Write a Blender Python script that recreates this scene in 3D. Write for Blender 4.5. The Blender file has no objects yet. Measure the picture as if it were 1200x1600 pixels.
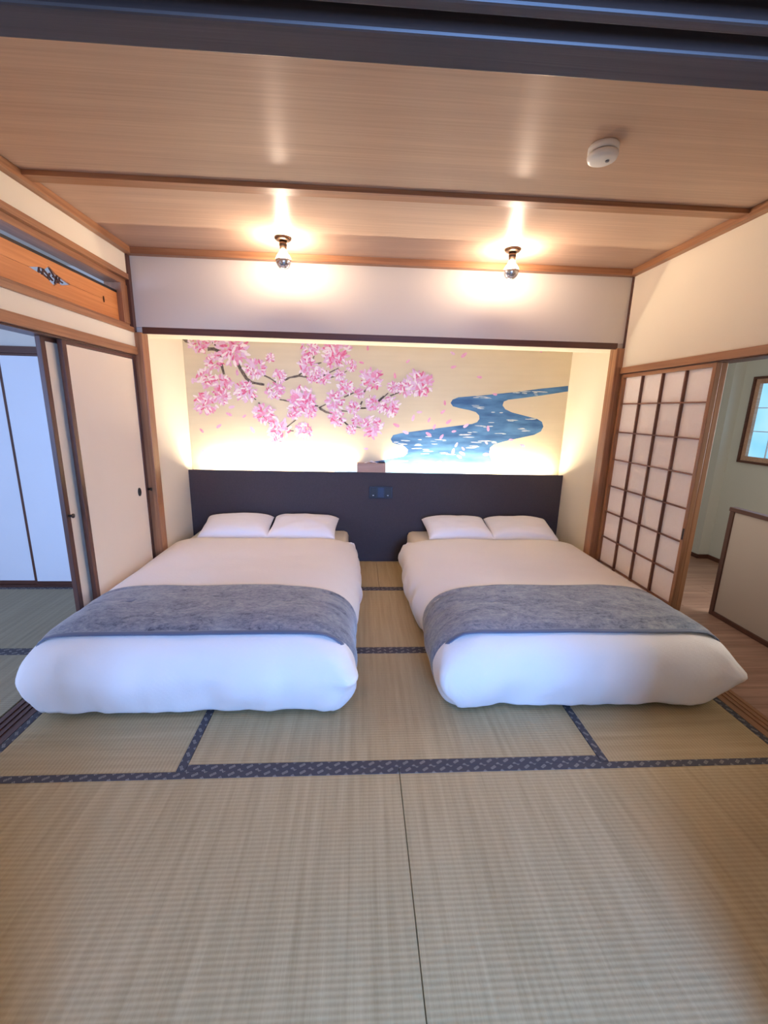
import bpy, bmesh, math, random
from mathutils import Vector, Matrix, noise

# ------------------------------------------------------------------ camera
S = bpy.context.scene
COL = S.collection
def look(yaw, pitch, roll):
    f = Vector((math.sin(yaw)*math.cos(pitch), math.cos(yaw)*math.cos(pitch), math.sin(pitch)))
    r = Vector((math.cos(yaw), -math.sin(yaw), 0)); u = r.cross(f)
    r2 = r*math.cos(roll)+u*math.sin(roll); u2 = -r*math.sin(roll)+u*math.cos(roll)
    return Matrix(((r2.x, u2.x, -f.x), (r2.y, u2.y, -f.y), (r2.z, u2.z, -f.z)))
cam = bpy.data.cameras.new('camera'); cam_o = bpy.data.objects.new('camera', cam); COL.objects.link(cam_o)
cam_o.matrix_world = Matrix.Translation((-0.1831, -1.5462, 1.4917)) @ look(0.0603, -0.2315, 0.0241).to_4x4()
cam.sensor_fit = 'VERTICAL'; cam.sensor_height = 24.0; cam.lens = 673.18/1600*24.0
cam.clip_start = 0.02
S.camera = cam_o
# ------------------------------------------------------------------ world, daylight, exposure
S.view_settings.view_transform = 'Standard'; S.view_settings.look = 'None'
S.view_settings.exposure = 0.75; S.view_settings.gamma = 1.0; S.view_settings.use_curve_mapping = False
S.cycles.max_bounces = 10; S.cycles.diffuse_bounces = 6; S.cycles.glossy_bounces = 4
S.cycles.sample_clamp_indirect = 6.0
W = bpy.data.worlds.new('world'); S.world = W; W.use_nodes = True
W.node_tree.nodes['Background'].inputs[0].default_value = (0.55, 0.75, 1.0, 1); W.node_tree.nodes['Background'].inputs[1].default_value = 0.6
def area(name, loc, rot, sx, sy, col, power):
    l = bpy.data.lights.new(name, 'AREA'); l.shape = 'RECTANGLE'; l.size = sx; l.size_y = sy; l.color = col; l.energy = power
    o = bpy.data.objects.new(name, l); COL.objects.link(o); o.location = loc; o.rotation_euler = rot
    return o
R90 = math.pi/2
SKY = (0.20, 0.43, 1.0)
# daylight falling through the three window openings (each lamp fills its opening, just outside the wall)
area('daylight_rear_window', (0.45, -3.28, 1.45), (R90, 0, 0), 1.0, 1.3, SKY, 128)
area('daylight_side_room_window', (-3.05, -2.28, 1.30), (R90, 0, 0), 1.7, 1.5, (0.33, 0.50, 1.0), 76)
area('daylight_corridor_window', (3.74, 0.65, 1.45), (R90, 0, R90), 1.1, 1.1, (1.0, 0.98, 0.94), 36)

# ------------------------------------------------------------------ helpers
def sc(v):
    v /= 255.0
    return v/12.92 if v <= 0.04045 else ((v+0.055)/1.055)**2.4
def C(r, g, b): return (sc(r), sc(g), sc(b), 1)
class NT:
    def __init__(s, name):
        s.m = bpy.data.materials.new(name); s.m.use_nodes = True; s.t = s.m.node_tree; s.n = s.t.nodes
        s.b = s.n['Principled BSDF']
    def node(s, typ, **kw):
        n = s.n.new(typ)
        for k, v in kw.items(): setattr(n, k, v)
        return n
    def link(s, a, b): s.t.links.new(a, b)
    def put(s, inp, v):
        if hasattr(v, 'is_linked') or isinstance(v, bpy.types.NodeSocket): s.link(v, inp)
        else: inp.default_value = v
    def math(s, op, a, b=0.0, c=None, clamp=False):
        n = s.node('ShaderNodeMath', operation=op, use_clamp=clamp); s.put(n.inputs[0], a); s.put(n.inputs[1], b)
        if c is not None: s.put(n.inputs[2], c)
        return n.outputs[0]
    def coords(s, rand=True, space='Object'):
        tc = s.node('ShaderNodeTexCoord')
        out = tc.outputs[space]
        if rand:
            oi = s.node('ShaderNodeObjectInfo'); ad = s.node('ShaderNodeVectorMath', operation='ADD')
            mu = s.math('MULTIPLY', oi.outputs['Random'], 17.0)
            s.link(out, ad.inputs[0]); s.link(mu, ad.inputs[1]); out = ad.outputs[0]
        return out
    def mapping(s, v, scale=(1,1,1)):
        n = s.node('ShaderNodeMapping'); n.inputs['Scale'].default_value = scale; s.link(v, n.inputs[0]); return n.outputs[0]
    def noise(s, v, scale, detail=3, rough=0.5, dist=0.0):
        n = s.node('ShaderNodeTexNoise'); s.link(v, n.inputs['Vector']); n.inputs['Scale'].default_value = scale
        n.inputs['Detail'].default_value = detail; n.inputs['Roughness'].default_value = rough; n.inputs['Distortion'].default_value = dist
        return n.outputs['Fac']
    def ramp(s, f, stops):
        n = s.node('ShaderNodeValToRGB'); el = n.color_ramp.elements
        while len(el) < len(stops): el.new(0.5)
        for e, (p, c) in zip(el, stops): e.position = p; e.color = c
        s.link(f, n.inputs[0]); return n.outputs[0]
    def mix(s, f, a, b):
        n = s.node('ShaderNodeMix', data_type='RGBA'); s.put(n.inputs[0], f); s.put(n.inputs[6], a); s.put(n.inputs[7], b); return n.outputs[2]
    def bump(s, h, strength, dist=0.01):
        n = s.node('ShaderNodeBump'); n.inputs['Strength'].default_value = strength; n.inputs['Distance'].default_value = dist
        s.link(h, n.inputs['Height']); s.link(n.outputs[0], s.b.inputs['Normal'])
    def set(s, **kw):
        for k, v in kw.items(): s.put(s.b.inputs[k.replace('_', ' ')], v)
        return s
def plain(name, col, rough=0.5, metal=0.0, **kw):
    t = NT(name); t.set(Base_Color=col, Roughness=rough, Metallic=metal, **kw)
    nz = t.noise(t.coords(), 60, 2); t.set(Roughness=t.math('MULTIPLY_ADD', nz, 0.12, rough-0.06)); return t.m
def wood(name, dark, light, axis=0, rough=0.4, fine=60, bump=0.15):
    t = NT(name); v = t.coords(); sc_ = [fine, fine, fine]; sc_[axis] = 1.6
    n1 = t.noise(t.mapping(v, sc_), 1.0, 4, 0.6, 0.6)
    s2 = [5, 5, 5]; s2[axis] = 0.8
    n2 = t.noise(t.mapping(v, s2), 1.0, 2, 0.5)
    f = t.math('ADD', t.math('MULTIPLY', n1, 0.65), t.math('MULTIPLY', n2, 0.35))
    t.set(Base_Color=t.ramp(f, [(0.3, dark), (0.68, light)]), Roughness=rough); t.bump(n1, bump, 0.002); return t.m
def plaster(name, col):
    t = NT(name); v = t.coords(False); n = t.noise(v, 180, 3); n2 = t.noise(v, 2.5, 2)
    lo = tuple(c*0.95 for c in col[:3])+(1,)
    t.set(Base_Color=t.mix(n2, lo, col), Roughness=0.9); t.bump(n, 0.12, 0.002); return t.m
def glow(name, col, strength):
    t = NT(name); t.set(Base_Color=(0, 0, 0, 1), Roughness=0.5, Emission_Color=col, Emission_Strength=strength); return t.m

M = {}
M['cream'] = plaster('cream_plaster', C(238, 228, 208))
M['white_plaster'] = plaster('white_plaster', C(216, 208, 194))
M['corridor_plaster'] = plaster('corridor_plaster', C(206, 206, 198))
for ax, nm in ((0, 'x'), (1, 'y'), (2, 'z')):
    M['wood_'+nm] = wood('amber_wood_'+nm, C(124, 80, 52), C(180, 130, 92), ax)
    M['dark_'+nm] = wood('dark_wood_'+nm, C(62, 36, 30), C(100, 62, 48), ax, 0.4)
M['mid_z'] = wood('mid_brown_upright_wood', C(92, 56, 46), C(128, 82, 64), 2)
M['mid_y'] = wood('mid_brown_lattice_wood', C(104, 64, 48), C(142, 92, 68), 1)
M['ranma'] = wood('orange_transom_wood', C(196, 122, 66), C(222, 150, 90), 1, 0.45, 80, 0.08)
M['kamoi'] = wood('blackened_lintel_wood', C(50, 36, 32), C(82, 62, 54), 0, 0.45, 90, 0.2)
M['corridor_wood'] = wood('corridor_floor_wood', C(126, 92, 78), C(186, 148, 128), 0, 0.3, 30, 0.1)
M['black'] = plain('black_lacquer', C(30, 26, 26), 0.35)
M['metal_dark'] = plain('dark_bronze_metal', C(92, 72, 58), 0.35, 1.0)
M['chrome'] = plain('mirror_silvering', C(225, 225, 230), 0.12, 1.0)
M['white_plastic'] = plain('white_plastic', C(235, 232, 226), 0.45)
M['grey_plastic'] = plain('grey_plastic', C(120, 118, 125), 0.5)
M['socket'] = plain('navy_black_plastic', C(34, 36, 50), 0.35)
M['socket_mid'] = plain('blue_black_plastic', C(38, 52, 84), 0.3)
M['screen_panel'] = plaster('beige_screen_cloth', C(182, 166, 152))
M['paper'] = plaster('fusuma_paper', C(240, 224, 202))
M['paper_blue'] = plaster('closet_paper', C(226, 228, 232))
M['tissue'] = plain('tissue_paper', C(246, 238, 236), 0.9)
M['box_wood'] = wood('tissue_box_wood', C(170, 130, 108), C(208, 172, 148), 0, 0.5, 90, 0.05)
def shoji_paper():
    t = NT('shoji_paper'); n = t.noise(t.coords(), 40, 4)
    t.set(Base_Color=t.mix(n, C(250, 240, 234), C(255, 248, 244)), Roughness=0.85, Transmission_Weight=0.0); return t.m
M['shoji'] = shoji_paper()
def ceiling_mat():
    t = NT('ceiling_veneer'); v = t.coords(False)
    n1 = t.noise(t.mapping(v, (1.2, 90, 1)), 1.0, 4, 0.65, 0.3)
    n2 = t.noise(t.mapping(v, (0.5, 9, 1)), 1.0, 3, 0.5)
    f = t.math('ADD', t.math('MULTIPLY', n1, 0.55), t.math('MULTIPLY', n2, 0.45))
    t.set(Base_Color=t.ramp(f, [(0.3, C(182, 150, 128)), (0.7, C(214, 184, 158))]), Roughness=0.47, Anisotropic=0.8)
    tg = t.node('ShaderNodeTangent', direction_type='UV_MAP', uv_map='UVMap'); t.link(tg.outputs[0], t.b.inputs['Tangent'])
    t.b.inputs['Specular IOR Level'].default_value = 0.75
    t.bump(n1, 0.05, 0.001); return t.m
M['ceiling'] = ceiling_mat()
def tatami(name, c1, c2):
    t = NT(name); v = t.coords(); sep = t.node('ShaderNodeSeparateXYZ'); tc = t.node('ShaderNodeTexCoord'); t.link(tc.outputs['Object'], sep.inputs[0])
    X, Y = sep.outputs[0], sep.outputs[1]
    rows = t.math('MULTIPLY_ADD', t.math('SINE', t.math('MULTIPLY', Y, 2*math.pi/0.0155)), 0.5, 0.5)      # warp rows along the mat
    reed = t.noise(t.mapping(v, (330, 6, 1)), 1.0, 3, 0.6)                                             # rushes across the mat
    streak = t.noise(t.mapping(v, (38, 1.4, 1)), 1.0, 3, 0.6)
    knots = t.noise(t.mapping(v, (160, 60, 1)), 1.0, 2, 0.5)
    h = t.math('ADD', t.math('MULTIPLY', rows, 0.35), t.math('ADD', t.math('MULTIPLY', reed, 0.4), t.math('MULTIPLY', knots, 0.25)))
    f = t.math('ADD', t.math('MULTIPLY', h, 0.42), t.math('MULTIPLY', streak, 0.58))
    t.set(Base_Color=t.ramp(f, [(0.3, c1), (0.7, c2)]), Roughness=0.6); t.b.inputs['Specular IOR Level'].default_value = 0.35
    t.bump(h, 0.35, 0.003); return t.m
M['tatami'] = tatami('tatami_rush', C(164, 142, 104), C(195, 173, 134))
M['tatami_old'] = tatami('tatami_rush_green', C(134, 122, 98), C(166, 154, 126))
def border_mat():
    t = NT('tatami_brocade_border'); tc = t.node('ShaderNodeTexCoord'); sep = t.node('ShaderNodeSeparateXYZ'); t.link(tc.outputs['Object'], sep.inputs[0])
    X, Y = sep.outputs[0], sep.outputs[1]
    def motif(ox, oy, per, px=None):
        fx = t.math('MULTIPLY', t.math('SUBTRACT', t.math('FRACT', t.math('MULTIPLY_ADD', X, 1/per, ox)), 0.5), per)
        fy = t.math('SUBTRACT', Y, oy)
        a = t.math('ABSOLUTE', t.math('MULTIPLY_ADD', fx, 0.9, t.math('MULTIPLY', fy, 0.55)))
        b = t.math('ABSOLUTE', t.math('MULTIPLY_ADD', fx, -0.6, t.math('MULTIPLY', fy, 0.9)))
        d = t.math('MAXIMUM', a, b)
        outer = t.math('LESS_THAN', d, 0.0058); inner = t.math('LESS_THAN', d, 0.0042); core = t.math('LESS_THAN', d, 0.0017)
        return t.math('ADD', t.math('SUBTRACT', outer, inner), core)
    P = 0.074
    tot = t.math('MAXIMUM', t.math('MAXIMUM', motif(0.0, 0.0045, P), motif(0.155, -0.003, P)), t.math('MAXIMUM', motif(0.55, 0.0165, P), motif(0.62, -0.0165, P)))
    nz = t.noise(tc.outputs['Object'], 900, 2)
    base = t.mix(nz, C(54, 51, 56), C(84, 80, 86))
    t.set(Base_Color=t.mix(t.math('MULTIPLY', tot, 0.8), base, C(186, 178, 168)), Roughness=0.75); t.bump(nz, 0.3, 0.001); return t.m
M['border'] = border_mat()
def linen(name, col, check=0.0):
    t = NT(name); v = t.coords(False); n = t.noise(v, 700, 2); big = t.noise(v, 9, 3)
    t.set(Base_Color=col, Roughness=0.85, Sheen_Weight=0.15)
    h = t.math('ADD', t.math('MULTIPLY', n, 0.15), t.math('MULTIPLY', big, 0.6))
    if check:
        ch = t.node('ShaderNodeTexChecker'); t.link(v, ch.inputs[0]); ch.inputs['Scale'].default_value = 60
        h = t.math('ADD', h, t.math('MULTIPLY', ch.outputs['Fac'], 0.12))
    t.bump(h, 0.4, 0.008); return t.m
M['linen'] = linen('white_duvet_linen', C(248, 244, 242), 1)
M['pillow'] = linen('white_pillow_cotton', C(250, 246, 246))
M['sheet'] = linen('cream_fitted_sheet', C(236, 226, 212))
def velvet():
    t = NT('crushed_blue_grey_velvet'); v = t.coords()
    a = t.noise(t.mapping(v, (5, 11, 5)), 1.0, 5, 0.7, 1.5); b = t.noise(t.mapping(v, (40, 60, 40)), 1.0, 4, 0.75, 0.8)
    f = t.math('ADD', t.math('MULTIPLY', a, 0.5), t.math('MULTIPLY', b, 0.5))
    t.set(Base_Color=t.ramp(f, [(0.36, C(56, 64, 86)), (0.46, C(112, 120, 138)), (0.56, C(142, 148, 160)), (0.70, C(176, 176, 178))]), Roughness=0.55, Sheen_Weight=0.5, Sheen_Roughness=0.35)
    t.bump(f, 0.5, 0.01); return t.m
M['velvet'] = velvet()
M['velvet_hem'] = plain('velvet_hem_fold', C(88, 98, 124), 0.6, Sheen_Weight=0.5)
def headboard_mat():
    t = NT('charcoal_headboard_cloth'); n = t.noise(t.mapping(t.coords(False), (300, 300, 120)), 1.0, 2)
    t.set(Base_Color=t.mix(n, C(50, 44, 48), C(74, 66, 72)), Roughness=0.7); t.bump(n, 0.25, 0.001); return t.m
M['headboard'] = headboard_mat()
def canvas_mat():
    t = NT('gold_washi_canvas'); v = t.coords(False); n = t.noise(t.mapping(v, (2, 2, 30)), 1.0, 4); n2 = t.noise(t.mapping(v, (3, 3, 7)), 1.0, 2)
    t.set(Base_Color=t.mix(t.math('MULTIPLY', t.math('ADD', n, n2), 0.5), C(214, 199, 168), C(234, 220, 190)), Roughness=0.75); return t.m
M['canvas'] = canvas_mat()
def paint(name, c1, c2, scale=12, st=(1, 1, 1)):
    t = NT(name); n = t.noise(t.mapping(t.coords(), st), scale, 3); t.set(Base_Color=t.ramp(n, [(0.35, c1), (0.65, c2)]), Roughness=0.7); return t.m
M['river'] = paint('river_blue_paint', C(54, 98, 146), C(88, 140, 186), 4, (1, 1, 4))
M['bark'] = paint('grey_brown_bark_paint', C(84, 72, 64), C(128, 112, 98), 40)
M['cloud'] = paint('white_reflection_paint', C(160, 184, 196), C(226, 228, 220), 30, (1, 1, 5))
PINKS = [paint('pink_paint_%s' % n, c, d, 60) for n, c, d in (('deep', C(222, 96, 136), C(232, 132, 166)), ('rose', C(232, 140, 176), C(238, 168, 198)), ('soft', C(232, 160, 196), C(238, 184, 214)), ('pale', C(236, 192, 218), C(242, 212, 230)), ('white', C(250, 232, 234), C(255, 244, 240)))]
def window_glow():
    t = NT('frosted_daylit_glass'); n = t.noise(t.coords(), 3, 2)
    t.set(Base_Color=C(90, 120, 140), Roughness=0.4, Emission_Color=t.ramp(n, [(0.3, C(120, 195, 240)), (0.75, C(165, 215, 250))]), Emission_Strength=0.72); return t.m
M['window_glow'] = window_glow()
M['bulb_glow'] = glow('warm_lit_bulb_core', (1.0, 0.76, 0.58, 1), 640.0)
def clear_glass():
    t = NT('clear_bulb_glass'); tr_ = t.node('ShaderNodeBsdfTransparent'); mx = t.node('ShaderNodeMixShader'); mx.inputs[0].default_value = 0.12
    t.set(Base_Color=C(255, 250, 240), Roughness=0.1)
    t.link(tr_.outputs[0], mx.inputs[1]); t.link(t.b.outputs[0], mx.inputs[2]); t.link(mx.outputs[0], t.n['Material Output'].inputs[0]); return t.m
M['clear_glass'] = clear_glass()
M['led'] = glow('warm_led_tape', (1.0, 0.84, 0.60, 1), 235.0)

def tag(o, label=None, cat=None, group=None, kind=None):
    if label: o['label'] = label
    if cat: o['category'] = cat
    if group: o['group'] = group
    if kind: o['kind'] = kind
    return o
def wpos(o):
    p = Vector((0, 0, 0))
    while o: p += o.location; o = o.parent
    return p
def empty(name, loc, parent=None):
    o = bpy.data.objects.new(name, None); COL.objects.link(o); o.parent = parent
    o.location = Vector(loc)-wpos(parent); o.empty_display_size = 0.1; return o
def mk(name, bm, mat, parent=None, origin=None, smooth=False, local=False):
    """bm is in world coordinates; the object's origin goes to the bottom centre of the mesh"""
    me = bpy.data.meshes.new(name)
    if not local:
        vs = [v.co for v in bm.verts]
        if origin is None:
            lo = Vector([min(v[i] for v in vs) for i in range(3)]); hi = Vector([max(v[i] for v in vs) for i in range(3)])
            origin = Vector(((lo.x+hi.x)/2, (lo.y+hi.y)/2, lo.z))
        origin = Vector(origin); bmesh.ops.translate(bm, verts=bm.verts, vec=-origin)
    if smooth:
        for f in bm.faces: f.smooth = True
    bm.to_mesh(me); bm.free(); me.materials.append(mat)
    o = bpy.data.objects.new(name, me); COL.objects.link(o); o.parent = parent
    if not local: o.location = origin-wpos(parent)
    return o
def box(bm, x0, x1, y0, y1, z0, z1, bev=0.0):
    r = bmesh.ops.create_cube(bm, size=1.0)
    for v in r['verts']:
        v.co = Vector(((x0+x1)/2+v.co.x*(x1-x0), (y0+y1)/2+v.co.y*(y1-y0), (z0+z1)/2+v.co.z*(z1-z0)))
    if bev:
        es = list({e for v in r['verts'] for e in v.link_edges})
        bmesh.ops.bevel(bm, geom=es, offset=bev, segments=2, affect='EDGES', profile=0.5)
    return bm
def B(name, mat, x0, x1, y0, y1, z0, z1, parent=None, bev=0.002):
    return mk(name, box(bmesh.new(), x0, x1, y0, y1, z0, z1, bev), mat, parent)
def lathe(bm, prof, cx, cy, n=32):
    rings = []
    for r, z in prof:
        rings.append([bm.verts.new((cx+r*math.cos(2*math.pi*i/n), cy+r*math.sin(2*math.pi*i/n), z)) for i in range(n)] if r > 1e-6 else [bm.verts.new((cx, cy, z))])
    for a, b in zip(rings, rings[1:]):
        for i in range(n):
            j = (i+1) % n
            if len(a) == 1 and len(b) == 1: continue
            if len(a) == 1: bm.faces.new((a[0], b[j], b[i]))
            elif len(b) == 1: bm.faces.new((a[i], a[j], b[0]))
            else: bm.faces.new((a[i], a[j], b[j], b[i]))
    bmesh.ops.recalc_face_normals(bm, faces=bm.faces)
    return bm
def prism(bm, pts, axis, a, b):
    """extrude a 2D polygon along axis from a to b; pts are the other two coordinates in order"""
    def co(p, t):
        l = list(p); l.insert(axis, t); return l
    A_ = [bm.verts.new(co(p, a)) for p in pts]; B_ = [bm.verts.new(co(p, b)) for p in pts]
    bm.faces.new(A_); bm.faces.new(B_[::-1])
    for i in range(len(pts)):
        j = (i+1) % len(pts); bm.faces.new((A_[j], A_[i], B_[i], B_[j]))
    bmesh.ops.recalc_face_normals(bm, faces=bm.faces); return bm
def struct(o, label, cat=None): return tag(o, label, cat, kind='structure')

XL, XR, YP, YN, ZC = -1.765, 1.792, 1.787, -1.067, 2.515
AL, AR, YA, YH = -1.793, 1.84, 2.70, 2.592

# ------------------------------------------------------------------ floors
floor = struct(B('floor', M['dark_x'], XL-0.02, XR+0.02, YN-0.13, YA, -0.12, -0.056, None, 0), 'tatami mat floor of the main bedroom', 'floor')
def mat_mesh(name, L_, W_, bw, mats, parent, cx, cy, rot, borders=(1, -1)):
    bm = box(bmesh.new(), -L_/2+0.001, L_/2-0.001, -W_/2+0.001, W_/2-0.001, -0.055, 0.0, 0.003)
    o = mk(name, bm, mats, parent, local=True); o.location = Vector((cx, cy, 0))-wpos(parent); o.rotation_euler = (0, 0, rot)
    for s in borders:
        y0, y1 = sorted((s*(W_/2-bw), s*(W_/2-0.0005)))
        b = box(bmesh.new(), -L_/2+0.0012, L_/2-0.0012, -(y1-y0)/2, (y1-y0)/2, -0.004, 0.0022, 0.0015)
        c = mk('tatami_border', b, M['border'], o, local=True); c.location = (0, (y0+y1)/2, 0)
    return o
def mat_rect(x0, x1, y0, y1, long, parent, mat, borders=(1, -1)):
    if long == 'x': return mat_mesh('tatami_mat', x1-x0, y1-y0, 0.036, mat, parent, (x0+x1)/2, (y0+y1)/2, 0, borders)
    return mat_mesh('tatami_mat', y1-y0, x1-x0, 0.036, mat, parent, (x0+x1)/2, (y0+y1)/2, R90, borders)
T = M['tatami']
mat_rect(XL, 0, -0.94, 0, 'x', floor, T); mat_rect(0, XR, -0.94, 0, 'x', floor, T)
mat_rect(-0.9, 0.9, 0, 0.925, 'x', floor, T); mat_rect(-0.9, 0.9, 0.925, 1.9, 'x', floor, T)
mat_rect(XL, -0.9, 0, 1.9, 'y', floor, T); mat_rect(0.9, XR, 0, 1.9, 'y', floor, T)
mat_rect(AL, 0, 1.9, YH-0.003, 'x', floor, T, (-1,)); mat_rect(0, AR, 1.9, YH-0.003, 'x', floor, T, (-1,))
B('floor_filler', M['dark_x'], XL, XR, YN-0.12, -0.942, -0.056, 0.0, floor, 0)
# side room floor and its mats
floor_s = struct(B('floor', M['dark_x'], -4.35, XL-0.14, -2.2, 2.0, -0.12, -0.056, None, 0), 'tatami floor of the side room beyond the sliding doors', 'floor')
for (y0, y1) in ((-1.85, -0.92), (-0.92, 0.01), (0.01, 0.945), (0.945, 1.93)):
    mat_rect(-3.72, XL-0.145, y0, y1, 'x', floor_s, M['tatami_old'])
    mat_rect(-4.34, -3.72, y0, y1, 'x', floor_s, M['tatami_old'])
# corridor floor planks
floor_c = struct(B('floor', M['dark_x'], XR+0.135, 3.7, -2.2, 4.1, -0.12, -0.03, None, 0), 'plank floor of the corridor beyond the paper screen', 'floor')
yy = -2.19; rnd = random.Random(4)
while yy < 4.08:
    cut = rnd.uniform(2.4, 3.2)
    for a, b in ((XR+0.137, cut), (cut+0.0015, 3.69)):
        B('floor_plank', M['corridor_wood'], a, b, yy, yy+0.1485, -0.03, -0.001, floor_c, 0.0015)
    yy += 0.15
floor_r = struct(B('floor', M['corridor_wood'], -1.72, 1.8, -3.2, YN-0.14, -0.1, -0.002, None, 0), 'wooden floor of the window room behind the viewer', 'floor')

# ------------------------------------------------------------------ ceilings
def ceil_board(name, x0, x1, y0, y1, z0, z1, mat, parent=None):
    bm = box(bmesh.new(), x0, x1, y0, y1, z0, z1)
    uv = bm.loops.layers.uv.new('UVMap')
    for f in bm.faces:
        for l in f.loops: l[uv].uv = (l.vert.co.y, l.vert.co.x)
    return mk(name, bm, mat, parent, origin=(0, 0, z0))
ceil = struct(B('ceiling', M['dark_x'], XL-0.02, XR+0.02, YN, YP+0.05, ZC+0.014, ZC+0.06, None, 0), 'brown veneer board ceiling with one cross batten', 'ceiling')
ceil_board('ceiling_panel', XL-0.01, XR+0.01, YN, 0.823, ZC, ZC+0.012, M['ceiling'], ceil)
ceil_board('ceiling_panel', XL-0.01, XR+0.01, 0.825, YP+0.02, ZC, ZC+0.012, M['ceiling'], ceil)
B('ceiling_batten', M['wood_x'], XL, XR, 0.79, 0.862, ZC-0.022, ZC, ceil, 0.002)
for nm, a in (('cornice', (XL, XR, YP-0.05, YP+0.0, ZC-0.043, ZC)), ):
    B(nm, M['wood_x'], *a, ceil)
B('cornice', M['wood_y'], XL, XL+0.042, YN, YP-0.002, ZC-0.042, ZC-0.0005, ceil)
B('cornice', M['wood_y'], XR-0.042, XR, YN, YP-0.002, ZC-0.042, ZC-0.0005, ceil)
struct(B('ceiling', M['white_plaster'], -4.4, XL-0.14, -2.25, 2.05, 2.45, 2.5, None, 0), 'pale ceiling of the side room', 'ceiling')
struct(B('ceiling', M['corridor_plaster'], XR+0.13, 3.75, -2.25, 4.15, 2.42, 2.47, None, 0), 'pale ceiling of the corridor', 'ceiling')
struct(B('ceiling', M['white_plaster'], -1.8, 1.85, -3.25, YN-0.13, 2.5, 2.55, None, 0), 'pale ceiling of the window room behind the viewer', 'ceiling')

# ------------------------------------------------------------------ back wall and alcove
wall_back = struct(B('wall_back', M['white_plaster'], XL, XR, YP, YP+0.26, 2.02, ZC+0.02, None, 0), 'pale plaster band above the alcove lintel', 'wall')
B('soffit', M['cream'], AL, AR, YP+0.012, YP+0.26, 1.985, 2.02, wall_back, 0)
B('lintel', M['dark_x'], XL+0.05, XR-0.05, YP-0.006, YP+0.012, 1.978, 2.022, wall_back)
struct(B('wall_alcove_left', M['cream'], AL-0.08, AL, YP+0.07, YA+0.08, -0.05, 2.5, None, 0), 'cream plaster left cheek of the alcove', 'wall')
struct(B('wall_alcove_right', M['cream'], AR, AR+0.08, YP+0.07, YA+0.08, -0.05, 2.5, None, 0), 'cream plaster right cheek of the alcove', 'wall')
struct(B('wall_alcove_back', M['cream'], AL, AR, YA+0.005, YA+0.08, -0.05, 2.5, None, 0), 'plaster back of the alcove behind the mural', 'wall')
struct(B('ceiling', M['cream'], AL, AR, YP+0.262, YA+0.08, 2.44, 2.5, None, 0), 'plaster ceiling inside the alcove', 'ceiling')
struct(B('trim_1', M['wood_z'], XL-0.05, -1.716, YP-0.02, YP+0.075, -0.05, 1.985, None, 0.004), 'amber wooden corner post at the left of the alcove', 'post')
struct(B('trim_2', M['wood_z'], 1.735, XR+0.05, YP-0.02, YP+0.075, -0.05, 1.985, None, 0.004), 'amber wooden corner post at the right of the alcove', 'post')
struct(B('trim_3', M['dark_z'], XL-0.05, XL+0.012, YP-0.04, YP-0.001, 1.987, ZC-0.043, None, 0.002), 'thin dark upright strip above the left alcove post', 'trim')
struct(B('trim_4', M['dark_z'], XR-0.008, XR+0.05, YP-0.02, YP-0.001, 1.987, ZC-0.043, None, 0.002), 'thin dark upright strip above the right alcove post', 'trim')

# ------------------------------------------------------------------ left wall (transom over the sliding doors)
XLo = XL-0.12
wl = struct(B('wall_left', M['cream'], XLo, XL, YN, YP-0.04, 2.345, ZC+0.02, None, 0), 'cream left wall with a carved wooden transom', 'wall')
B('plaster_band', M['cream'], XLo, XL, YN, YP-0.02, 1.885, 1.982, wl, 0)
B('picture_rail', M['wood_y'], XLo-0.01, XL+0.014, YN, YP-0.02, 1.832, 1.885, wl)
B('track_lintel', M['dark_y'], XLo+0.01, XL-0.004, YN, YP-0.02, 1.822, 1.832, wl)
B('transom_rail', M['wood_y'], XLo, XL+0.012, YN, YP-0.04, 2.312, 2.347, wl)
B('transom_rail', M['wood_y'], XLo+0.01, XL-0.012, YN, YP-0.04, 2.275, 2.312, wl)
B('transom_rail', M['wood_y'], XLo, XL+0.012, YN, YP-0.03, 1.98, 2.012, wl)
B('transom_rail', M['wood_y'], XLo+0.01, XL-0.012, YN, YP-0.04, 2.012, 2.032, wl)
B('transom_post', M['wood_z'], XLo+0.005, XL-0.006, 1.668, YP-0.04, 2.03, 2.276, wl)
B('transom_post', M['wood_z'], XLo+0.005, XL-0.006, -0.12, -0.04, 2.03, 2.276, wl)
B('plaster_infill', M['cream'], XLo+0.03, XL-0.03, YN, -0.12, 2.03, 2.276, wl, 0)
# carved transom panel: two boards meeting at a seam, a lozenge cut through both
tr = empty('transom_panel', (XL-0.045, 0.8, 2.03))
tag(tr, 'orange wooden transom panel with a lozenge lattice cut through it', 'transom')
y0t, y1t, zt0, ztm, zt1 = -0.04, 1.668, 2.031, 2.135, 2.212
lz = [(0.878, 2.136), (0.955, 2.158), (0.985, 2.156), (1.02, 2.181), (1.065, 2.158), (1.10, 2.150), (1.185, 2.136)]
up = [(y0t, 2.1355)]+[p for p in lz]+[(y1t, 2.1355), (y1t, zt1), (y0t, zt1)]
lzb = [(1.185, 2.134), (1.11, 2.112), (1.075, 2.114), (1.042, 2.092), (1.0, 2.113), (0.965, 2.122), (0.878, 2.134)]
dn = [(y0t, zt0), (y1t, zt0), (y1t, 2.1345)]+lzb+[(y0t, 2.1345)]
mk('upper_board', prism(bmesh.new(), up, 0, XL-0.052, XL-0.040), M['ranma'], tr)
mk('lower_board', prism(bmesh.new(), dn, 0, XL-0.052, XL-0.040), M['ranma'], tr)
tag(B('top_edge', M['black'], XL-0.056, XL-0.036, y0t, y1t, zt1, zt1+0.014, tr, 0.001), 'black lacquered edge strip')
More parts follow.
